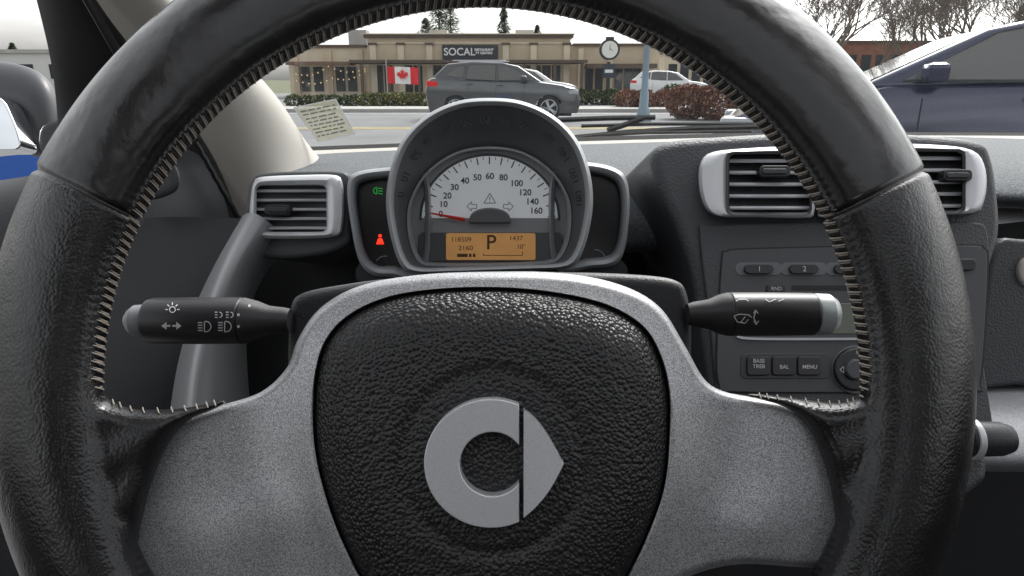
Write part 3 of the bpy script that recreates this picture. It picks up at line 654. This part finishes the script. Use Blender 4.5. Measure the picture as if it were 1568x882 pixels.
tube(vs,fs,[Vector((cx,Yc,zz)) for zz in (.1,.25,.3,1.2,1.3,2.0)],[.22,.2,.12,.09,.12,.08],12); post=mesh('post',vs,fs,dkm)
def disc(name,x,y,zc,r,t,mat,n=36):
    vs=[(x+r*math.cos(2*math.pi*i/n),yy,zc+r*math.sin(2*math.pi*i/n)) for yy in (y,y+t) for i in range(n)]
    return mesh(name,vs,[tuple(range(n)),tuple(range(2*n-1,n-1,-1))]+[(i,(i+1)%n,n+(i+1)%n,n+i) for i in range(n)],mat,ang=40)
zc=GZ(76,Yc)
hands=mesh('hands',[(cx-.02,Yc-.16,zc),(cx+.02,Yc-.16,zc),(cx+.01,Yc-.16,zc+.3),(cx,Yc-.162,zc-.02),(cx,Yc-.162,zc+.02),(cx+.22,Yc-.162,zc-.08)],[(0,1,2),(3,4,5)],inkm,smooth=False)
group('street_clock',[post,disc('case',cx,Yc-.13,zc,.5,.26,dkm),disc('clock_face',cx,Yc-.15,zc,.40,.3,M('clock_face',(.75,.75,.7),.4)),hands,box('crest',cx-.2,cx+.2,Yc-.1,Yc+.1,zc+.45,zc+.60,dkm,.03),box('banner',cx-.30,cx+.30,Yc-.12,Yc-.09,zc-1.35,zc-.7,M('banner_dark',(.03,.04,.06),.6)),box('banner_print',cx-.2,cx+.2,Yc-.13,Yc-.122,zc-1.1,zc-.95,white)],(cx,Yc,0))
Yl=20; lx=GX(987,Yl); vs=[];fs=[]
lm=M('lamp_bluegrey',(.20,.27,.32),.45,.2)
tube(vs,fs,[Vector((lx,Yl,q)) for q in (0,.08,.1,.35,.4,.8,.85,1.6,1.65,5.2)],[.24,.24,.19,.17,.13,.12,.1,.085,.09,.06],14)
pole=mesh('pole',vs,fs,lm); vs=[];fs=[]
tube(vs,fs,[Vector((lx,Yl,5.2)),Vector((lx,Yl,5.3)),Vector((lx,Yl,5.75)),Vector((lx,Yl,5.8)),Vector((lx,Yl,6.0))],[.1,.16,.24,.28,.03],12)
group('street_lamp',[pole,mesh('lantern',vs,fs,M('lantern',(.5,.5,.45),.3))],(lx,Yl,0))
Yf=33; fx0,fx1=GX(594,Yf),GX(641,Yf); fz0,fz1=GZ(128,Yf),GZ(102,Yf); ww=fx1-fx0
redf=M('flag_red',(.65,.02,.03),.7); whf=M('flag_white',(.8,.8,.8),.7)
N=24; vs=[];fs=[];mi=[]
for i in range(N+1):
    for j in range(7):
        x=fx0+ww*i/N; vs.append((x,Yf+.05*math.sin(i*.55+j*.2),fz0+(fz1-fz0)*j/6-.05*(i/N)**2))
for i in range(N):
    for j in range(6): fs.append((i*7+j,(i+1)*7+j,(i+1)*7+j+1,i*7+j+1)); mi.append(0 if (i<6 or i>=18) else 1)
cloth=mesh('cloth',vs,fs,mats=[redf,whf],mi=mi)
leaf=[(0,-1),(.06,-.45),(.5,-.55),(.42,-.32),(.95,0),(.8,.1),(.88,.45),(.55,.38),(.5,.5),(.22,.2),(.33,.72),(.15,.65),(0,1)]
leaf=leaf+[(-a,b) for a,b in leaf[-2:0:-1]]
lz=(fz0+fz1)/2; lr=(fz1-fz0)*.38
lf=mesh('maple_leaf',[((fx0+fx1)/2+a*lr,Yf-.075,lz+b*lr) for a,b in leaf],[tuple(range(len(leaf)))],redf,smooth=False)
vs=[];fs=[]; tube(vs,fs,[Vector((fx0-.03,Yf,.1)),Vector((fx0-.03,Yf,fz1+.35))],[.03,.025],8)
group('canadian_flag',[cloth,lf,mesh('pole',vs,fs,conc)],(fx0,Yf,0))
vs=[];fs=[]; bulbs=[]
Ys=40
for (u0,v0,u1,v1) in ((455,112,505,100),(505,100,560,104),(455,122,510,118),(510,118,560,108)):
    prev=[]
    for i in range(7):
        t=i/6; prev.append(Vector((GX(u0+(u1-u0)*t,Ys),Ys,GZ(v0+(v1-v0)*t+7*math.sin(math.pi*t),Ys))))
    tube(vs,fs,prev,[.010]*7,4); bulbs+=prev
wire=mesh('wire',vs,fs,black); vs=[];fs=[]
for b_ in bulbs: tube(vs,fs,[b_+Vector((0,0,-.01)),b_+Vector((0,0,-.05)),b_+Vector((0,0,-.09))],[.02,.035,.02],6)
group('string_lights',[wire,mesh('bulbs',vs,fs,M('bulb_warm',(.8,.6,.35),.4,emis=((1,.6,.25),.3)))],(GX(505,Ys),Ys,2))
def leafmass(name,shapes,n,size,mats,loc=None):
    vs=[];fs=[];mi=[]
    for k in range(n):
        c,rx,ry,rz=random.choice(shapes)
        while True:
            d=Vector((random.gauss(0,1),random.gauss(0,1),random.gauss(0,1)))
            if d.length>.01: break
        d.normalize(); r=random.uniform(.55,1.05)**.5
        p=Vector((c[0]+d.x*rx*r,c[1]+d.y*ry*r,c[2]+d.z*rz*r))
        if p.z<.02: p.z=.02+random.random()*.1
        a=Vector((random.gauss(0,1),random.gauss(0,1),random.gauss(0,1))).normalized(); b=a.cross(Vector((random.random(),random.random(),1))).normalized()
        s=size*random.uniform(.5,1.3); i=len(vs); vs+= [p-a*s,p+b*s*.5,p+a*s,p-b*s*.5]; fs.append((i,i+1,i+2,i+3)); mi.append(random.choice(range(len(mats))))
    return mesh(name,vs,fs,mats=mats,mi=mi,smooth=False)
rd=[M('shrub_red_a',(.22,.10,.07),.9),M('shrub_red_b',(.14,.065,.05),.9),M('shrub_red_c',(.32,.18,.12),.9)]
gr=[M('leaf_a',(.05,.075,.025),.9),M('leaf_b',(.03,.05,.02),.9),M('leaf_c',(.12,.13,.04),.9)]
yl=[M('leaf_y',(.30,.27,.09),.9),gr[0],gr[2]]
def bushrow(name,u0,u1,Y,h,mats,n,sz=.07):
    x0,x1=GX(u0,Y),GX(u1,Y); k=max(2,int((x1-x0)/(h*.8)))
    sh=[((x0+(x1-x0)*(i+.5)/k+random.uniform(-.1,.1),Y+random.uniform(-.2,.2),h*.5),(x1-x0)/k*.75,.7,h*random.uniform(.48,.58)) for i in range(k)]
    return leafmass(name,sh,n,sz,mats)
bushrow('hedge',552,662,30,.62,yl,5000)
bushrow('hedge',440,552,31,.5,gr,3500)
bushrow('shrub',945,1032,27.8,.75,rd,6000,.06)
bushrow('shrub',1030,1215,21,1.0,rd,14000,.055)
bushrow('shrub',1020,1100,34,.9,gr,2500)
bushrow('hedge',880,950,33,.7,gr,3000)
bark=M('bark',(.09,.075,.065),.95)
def conifer(u,Y,h,w_):
    x=GX(u,Y); vs=[];fs=[]; tube(vs,fs,[Vector((x,Y,0)),Vector((x,Y,h*.97))],[.25,.03],7); t=mesh('trunk',vs,fs,bark)
    vs=[];fs=[];mi=[]
    for k in range(2600):
        q=random.random()**.8; zz=h*(.18+.82*q); rr=w_*(1-q)**.85*(.75+.25*math.sin(zz*5+random.random()))*random.random()**.45+.05; an=random.uniform(0,6.283)
        p=Vector((x+rr*math.cos(an),Y+rr*math.sin(an),zz-rr*.25)); d=Vector((math.cos(an),math.sin(an),-.35)); s_=Vector((-math.sin(an),math.cos(an),.1)); s=random.uniform(.12,.3); i=len(vs)
        vs+=[p-s_*s*.4,p+d*s,p+s_*s*.4,p-d*s*.5]; fs.append((i,i+1,i+2,i+3)); mi.append(random.randint(0,1))
    group('conifer_tree',[t,mesh('crown',vs,fs,mats=gr[:2],mi=mi,smooth=False)],(x,Y,0))
for u,Y,h,w_ in ((675,72,8.6,5.2),(692,80,9.2,5.0),(772,76,8.6,2.2),(822,90,7.6,3.8),(1548,60,7.6,2.8),(655,85,8.0,5.0),(-10,70,5.2,2.6),(30,75,4.8,2)): conifer(u,Y,h,w_)
def baretree(seed,h):
    rnd=random.Random(seed); vs=[];fs=[]
    def br_(p,d,l,r,dep):
        n=3; pts=[p]; q=p
        dd=d.copy()
        for i in range(n):
            dd=(dd+Vector((rnd.gauss(0,.12),rnd.gauss(0,.12),rnd.gauss(.03,.08)))).normalized(); q=q+dd*l/n; pts.append(q)
        tube(vs,fs,pts,[r,r*.85,r*.72,r*.6],5 if dep<3 else 3)
        if dep>=6: return
        for k in range(3 if dep else 4):
            ax=Vector((rnd.gauss(0,1),rnd.gauss(0,1),rnd.gauss(0,.4))).normalized(); nd=(dd*rnd.uniform(.8,1.2)+ax*.62+Vector((0,0,.12))).normalized()
            br_(pts[-1] if k else pts[-2],nd,l*rnd.uniform(.62,.82),max(r*.56,.014),dep+1)
    br_(Vector((0,0,0)),Vector((0,0,1)),h*.26,h*.02,0)
    return mesh('branches',vs,fs,M('twig',(.16,.13,.11),.9),smooth=False)
T1=baretree(3,9.4); T2=baretree(8,9.4)
def place(u,Y,src,s,rz):
    o=src.copy() if src.parent else src
    if o is not src: scene.collection.objects.link(o)
    e=bpy.data.objects.new('bare_tree',None); scene.collection.objects.link(e); e.location=(GX(u,Y),Y,0); o.parent=e; e.rotation_euler=(0,0,rz); e.scale=(s,s,s)
place(1262,46,T1,1.1,0); place(1400,50,T2,1.1,1); place(1470,44,T1,1.0,2); place(1535,46,T2,1.0,3); place(1225,56,T2,1.15,4); place(1335,62,T1,.95,5); place(1500,52,T1,1.15,2.7); place(1435,58,T2,1.15,.4)
# ---------------------------------------------------------------- vehicles
tyre=M('tyre',(.02,.02,.02),.8); rimm=M('alloy',(.45,.46,.48),.3,.8); glassd=M('car_glass',(.09,.09,.085),.04,coat=1); glassl=M('windscreen_glass',(.30,.33,.34),.05,.2,coat=1); blk=M('car_black',(.02,.02,.022),.5)
def lathe_y(name,prof,cx,cz,sgn,mat,n=32):
    vs=[];fs=[]
    for y,r in prof:
        for j in range(n): t=2*math.pi*j/n; vs.append((cx+r*math.cos(t),y*sgn,cz+r*math.sin(t)))
    for i in range(len(prof)-1):
        for j in range(n): q=(j+1)%n; fs.append((i*n+j,i*n+q,(i+1)*n+q,(i+1)*n+j))
    fs.append(tuple(range((len(prof)-1)*n,len(prof)*n)))
    return mesh(name,vs,fs,mat,ang=40)
def car(name,top,green,w,wr,axles,paint,loc,rz,windows,light_z,handles=(),mirror=None,extra=None,scale=1):
    obs=[]; hw=w/2
    x0,x1=top[0][0],top[-1][0]; gz_=.22
    bot=[(x1-.05,gz_)]
    for ax in sorted(axles,reverse=True):
        R_=wr+.05
        for i in range(13):
            t=rad(180*i/12); bot.append((ax+R_*math.cos(t),max(gz_,wr+R_*math.sin(t)) if 0<i<12 else gz_))
    bot.append((x0+.08,gz_))
    outl=list(top)+bot
    belt=min(green[0][1],green[-1][1]); zt=max(q for _,q in green)
    secs=[(-hw,.965),(-hw*.985,.985),(-hw*.93,1.0),(hw*.93,1.0),(hw*.985,.985),(hw,.965)]
    cxm=(x0+x1)/2; vs=[];fs=[];N=len(outl)
    for y,s in secs:
        for x,q in outl:
            zz=q if q<=gz_+.25 else q-(1-s)*1.2
            xx=cxm+(x-cxm)*(1-(1-s)*.9) if (x<x0+.5 or x>x1-.5) else x
            if abs(y)>hw*.9 and x<x0+.5: xx+= .10*(abs(y)/hw-.9)*10*(.5)
            vs.append((xx,y,zz))
    for k in range(len(secs)-1):
        for i in range(N): j=(i+1)%N; fs.append((k*N+i,k*N+j,(k+1)*N+j,(k+1)*N+i))
    fs.append(tuple(range(N))); fs.append(tuple(range((len(secs)-1)*N,len(secs)*N)))
    obs.append(mesh('body',vs,fs,paint,ang=32))
    wy=lambda q: hw*.955-(q-belt)/(zt-belt)*hw*.24
    vs=[(x,s*wy(q),q) for s in (-1,1) for x,q in green]; n=len(green)
    fs=[tuple(range(n)),tuple(range(2*n-1,n-1,-1))]+[(i,(i+1)%n,n+(i+1)%n,n+i) for i in range(n)]
    o=mesh('cabin',vs,fs,paint,ang=30); b=o.modifiers.new('b','BEVEL'); b.width=.05; b.segments=4; b.limit_method='ANGLE'; b.angle_limit=rad(25); obs.append(o)
    for wi in windows:
        for s in (-1,1):
            obs.append(mesh('side_window',[(x,s*(wy(q)+.008),q) for x,q in wi],[tuple(range(len(wi)))],glassd,smooth=False))
            cxw=sum(x for x,_ in wi)/len(wi); czw=sum(q for _,q in wi)/len(wi)
            obs.append(mesh('window_trim',[(cxw+(x-cxw)*1.05,s*(wy(czw+(q-czw)*1.09)+.004),czw+(q-czw)*1.09) for x,q in wi],[tuple(range(len(wi)))],blk,smooth=False))
    def slope(nm,i0,i1,mat,a=.06,b=.94):
        (xa,za),(xb,zb)=green[i0],green[i1]; pts=[]
        nx,nz=(za-zb),(xb-xa); l=math.hypot(nx,nz); nx,nz=nx/l*.008,nz/l*.008
        if nz<0: nx,nz=-nx,-nz
        for t,s in ((a,-1),(a,1),(b,1),(b,-1)):
            x=xa+(xb-xa)*t; q=za+(zb-za)*t; pts.append((x+nx,s*(wy(q)-.09),q+nz))
        obs.append(mesh(nm,pts,[(0,1,2,3)],mat,smooth=False))
    slope('front_windscreen',0,1,glassl); slope('rear_window',len(green)-1,len(green)-2,glassd)
    for ax in axles:
        for s in (-1,1):
            obs.append(lathe_y('tyre',[(hw-.24,wr*.9),(hw-.22,wr),(hw-.05,wr),(hw-.015,wr*.95),(hw-.01,wr*.70),(hw-.03,wr*.68)],ax,wr,s,tyre))
            obs.append(lathe_y('wheel_dish',[(hw-.03,wr*.69),(hw-.022,wr*.66),(hw-.08,wr*.6),(hw-.09,.02)],ax,wr,s,blk))
            vs=[];fs=[]
            for k in range(5):
                for dk in (-.13,.13):
                    t=2*math.pi*k/5+dk; tube(vs,fs,[Vector((ax+.03*math.cos(t),s*(hw-.03),wr+.03*math.sin(t))),Vector((ax+wr*.65*math.cos(t),s*(hw-.025),wr+wr*.65*math.sin(t)))],[.03,.02],5)
            tube(vs,fs,[Vector((ax,s*(hw-.06),wr)),Vector((ax,s*(hw-.015),wr))],[.06,.05],10)
            rp=[Vector((ax+wr*.66*math.cos(2*math.pi*k/24),s*(hw-.02),wr+wr*.66*math.sin(2*math.pi*k/24))) for k in range(25)]
            tube(vs,fs,rp,[.014]*25,5)
            obs.append(mesh('wheel_spokes',vs,fs,rimm))
    for s in (-1,1):
        obs.append(box('headlamp',x0+.07,x0+.36,min(s*(hw-.34),s*(hw+.004)),max(s*(hw-.34),s*(hw+.004)),light_z[0],light_z[0]+.13,M('headlamp',(.4,.42,.44),.1),.03))
        obs.append(box('tail_lamp',x1-.32,x1-.0,min(s*(hw-.30),s*(hw+.006)),max(s*(hw-.30),s*(hw+.006)),light_z[1],light_z[1]+.17,M('tail_lamp',(.45,.01,.01),.2,emis=((1,.02,.02),.15)),.03))
        for hx,hz in handles: obs.append(box('door_handle',hx,hx+.18,min(s*hw,s*(hw+.03)),max(s*hw,s*(hw+.03)),hz,hz+.03,paint,.008))
        if mirror:
            mx_,mz_=mirror; obs.append(box('mirror',mx_,mx_+.16,min(s*(hw-.03),s*(hw+.20)),max(s*(hw-.03),s*(hw+.20)),mz_,mz_+.14,paint,.04))
        obs.append(box('sill_trim',axles[0]+wr+.1,axles[1]-wr-.1,min(s*(hw-.02),s*(hw+.012)),max(s*(hw-.02),s*(hw+.012)),gz_+.01,gz_+.14,blk,.01))
        for dx in (windows[0][0][0]+.12,windows[min(1,len(windows)-1)][0][0]-.02,axles[1]-.35):
            obs.append(box('door_seam',dx-.006,dx+.006,min(s*(hw-.02),s*(hw+.003)),max(s*(hw-.02),s*(hw+.003)),gz_+.16,belt-.06,blk))
    obs.append(box('grille',x0-.005,x0+.1,-hw*.45,hw*.45,.42,.62,blk,.02)); obs.append(box('under',x0+.25,x1-.25,-hw+.1,hw-.1,.14,.4,blk)); obs.append(box('number_plate',x1-.03,x1+.012,-.26,.26,.75,.87,white,.005))
    if extra: obs+=extra(hw)
    obs=[o for o in obs if o]
    e=bpy.data.objects.new(name,None); scene.collection.objects.link(e)
    for o in obs: o.parent=e
    e.location=loc; e.rotation_euler=(0,0,rz); e.scale=(scale,)*3; return e
pblue=M('paint_navy',(.020,.024,.062),.18,.25,coat=1); pgrey=M('paint_grey',(.07,.073,.078),.28,.5,coat=1); pwhite=M('paint_white',(.7,.7,.7),.3,coat=1)
sed_top=cr([(.0,.45),(.03,.62),(.14,.74),(.55,.86),(1.0,.95),(1.3,1.01)],3,False)+cr([(1.4,1.0),(2.4,1.02),(3.5,1.06),(3.95,1.10),(4.4,1.10),(4.5,1.02),(4.55,.75),(4.5,.4)],3,False)
sed_g=[(1.05,.97),(1.95,1.42),(2.3,1.495),(2.8,1.51),(3.3,1.46),(4.05,1.10)]
sed_w=[[(1.42,1.05),(2.02,1.385),(2.30,1.435),(2.36,1.435),(2.36,1.05)],[(2.44,1.05),(2.44,1.435),(2.9,1.435),(3.22,1.38),(3.28,1.10),(3.22,1.06)],[(3.34,1.10),(3.30,1.36),(3.66,1.16)]]
yaw=rad(-18); SC=1.09
px_,py_=3.12,6.0
c_,s_=math.cos(yaw),math.sin(yaw); lx_,ly_=1.25*SC,-.9*SC
car('sedan',sed_top,sed_g,1.8,.33,(.92,3.62),pblue,(px_-(lx_*c_-ly_*s_),py_-(lx_*s_+ly_*c_),0.004),yaw,sed_w,(.62,.86),((2.2,.9),(3.15,.93)),(1.5,1.03),scale=SC)
suv_top=cr([(.0,.45),(.02,.7),(.10,.86),(.5,.97),(1.1,1.05),(1.3,1.07)],3,False)+cr([(1.4,1.06),(2.6,1.08),(3.7,1.14),(4.15,1.16),(4.3,1.02),(4.35,.75),(4.3,.42)],3,False)
suv_g=[(1.05,1.03),(1.75,1.48),(2.2,1.57),(3.0,1.6),(3.75,1.54),(4.2,1.12)]
suv_w=[[(1.45,1.1),(1.88,1.42),(2.22,1.5),(2.3,1.5),(2.3,1.1)],[(2.38,1.1),(2.38,1.51),(2.9,1.52),(3.15,1.5),(3.2,1.14)],[(3.28,1.16),(3.24,1.49),(3.5,1.46),(3.78,1.22)]]
car('suv',suv_top,suv_g,1.82,.35,(.88,3.5),pgrey,(GX(889,20.8),20.9,0.004),rad(180-4),suv_w,(.72,.92),((2.15,.95),(3.0,.98)),(1.5,1.08),extra=lambda hw:[box('roof_rail',2.1,3.6,s*hw*.66-.015,s*hw*.66+.015,1.61,1.64,rimm,.008) for s in (-1,1)],scale=1.02)
car('hatchback',suv_top,suv_g,1.75,.32,(.88,3.45),pwhite,(GX(884,31),31.6,0.02),rad(180),suv_w,(.72,.92))
car('hatchback',suv_top,suv_g,1.75,.32,(.88,3.45),pwhite,(GX(1085,40),40,0.02),rad(170),suv_w,(.72,.92))
# ================================================================ LIGHT, SKY, CAMERA
wd=bpy.data.worlds.new('World'); scene.world=wd; wd.use_nodes=True; nt=wd.node_tree; bg=nt.nodes['Background']
sky=nt.nodes.new('ShaderNodeTexSky'); sky.sky_type='NISHITA'; sky.sun_disc=False; sky.sun_elevation=rad(48); sky.sun_rotation=rad(30); sky.dust_density=4; sky.air_density=1.2
hs=nt.nodes.new('ShaderNodeHueSaturation'); hs.inputs['Saturation'].default_value=.12
tc=nt.nodes.new('ShaderNodeTexCoord'); mp=nt.nodes.new('ShaderNodeMapping'); mp.inputs['Scale'].default_value=(1.5,1.5,5)
nz=nt.nodes.new('ShaderNodeTexNoise'); nz.inputs['Scale'].default_value=2.2; nz.inputs['Detail'].default_value=6
rp=nt.nodes.new('ShaderNodeMapRange'); rp.inputs['From Min'].default_value=.3; rp.inputs['From Max'].default_value=.68; rp.inputs['To Min'].default_value=1.15; rp.inputs['To Max'].default_value=2.8
vm=nt.nodes.new('ShaderNodeVectorMath'); vm.operation='SCALE'
nt.links.new(sky.outputs[0],hs.inputs['Color']); nt.links.new(tc.outputs['Generated'],mp.inputs[0]); nt.links.new(mp.outputs[0],nz.inputs['Vector']); nt.links.new(nz.outputs['Fac'],rp.inputs['Value'])
nt.links.new(hs.outputs[0],vm.inputs[0]); nt.links.new(rp.outputs[0],vm.inputs['Scale']); nt.links.new(vm.outputs[0],bg.inputs[0]); bg.inputs[1].default_value=.15
sl=bpy.data.lights.new('sun','SUN'); sl.energy=1.5; sl.angle=rad(14); sl.color=(1,.97,.93); so=bpy.data.objects.new('sun',sl); scene.collection.objects.link(so)
el,az=rad(48),rad(30); dirv=Vector((math.sin(az)*math.cos(el),math.cos(az)*math.cos(el),math.sin(el))); so.rotation_euler=dirv.to_track_quat('Z','Y').to_euler(); so.location=(0,0,20)
cam=bpy.data.cameras.new('camera'); co=bpy.data.objects.new('camera',cam); scene.collection.objects.link(co); scene.camera=co
cam.sensor_width=36; cam.lens=36*FPX/1568; cam.clip_start=.02; cam.clip_end=2000
co.location=EYE; co.rotation_euler=(rad(90)-PITCH,0,0)
scene.view_settings.view_transform='Standard'; scene.view_settings.look='None'; scene.view_settings.exposure=0
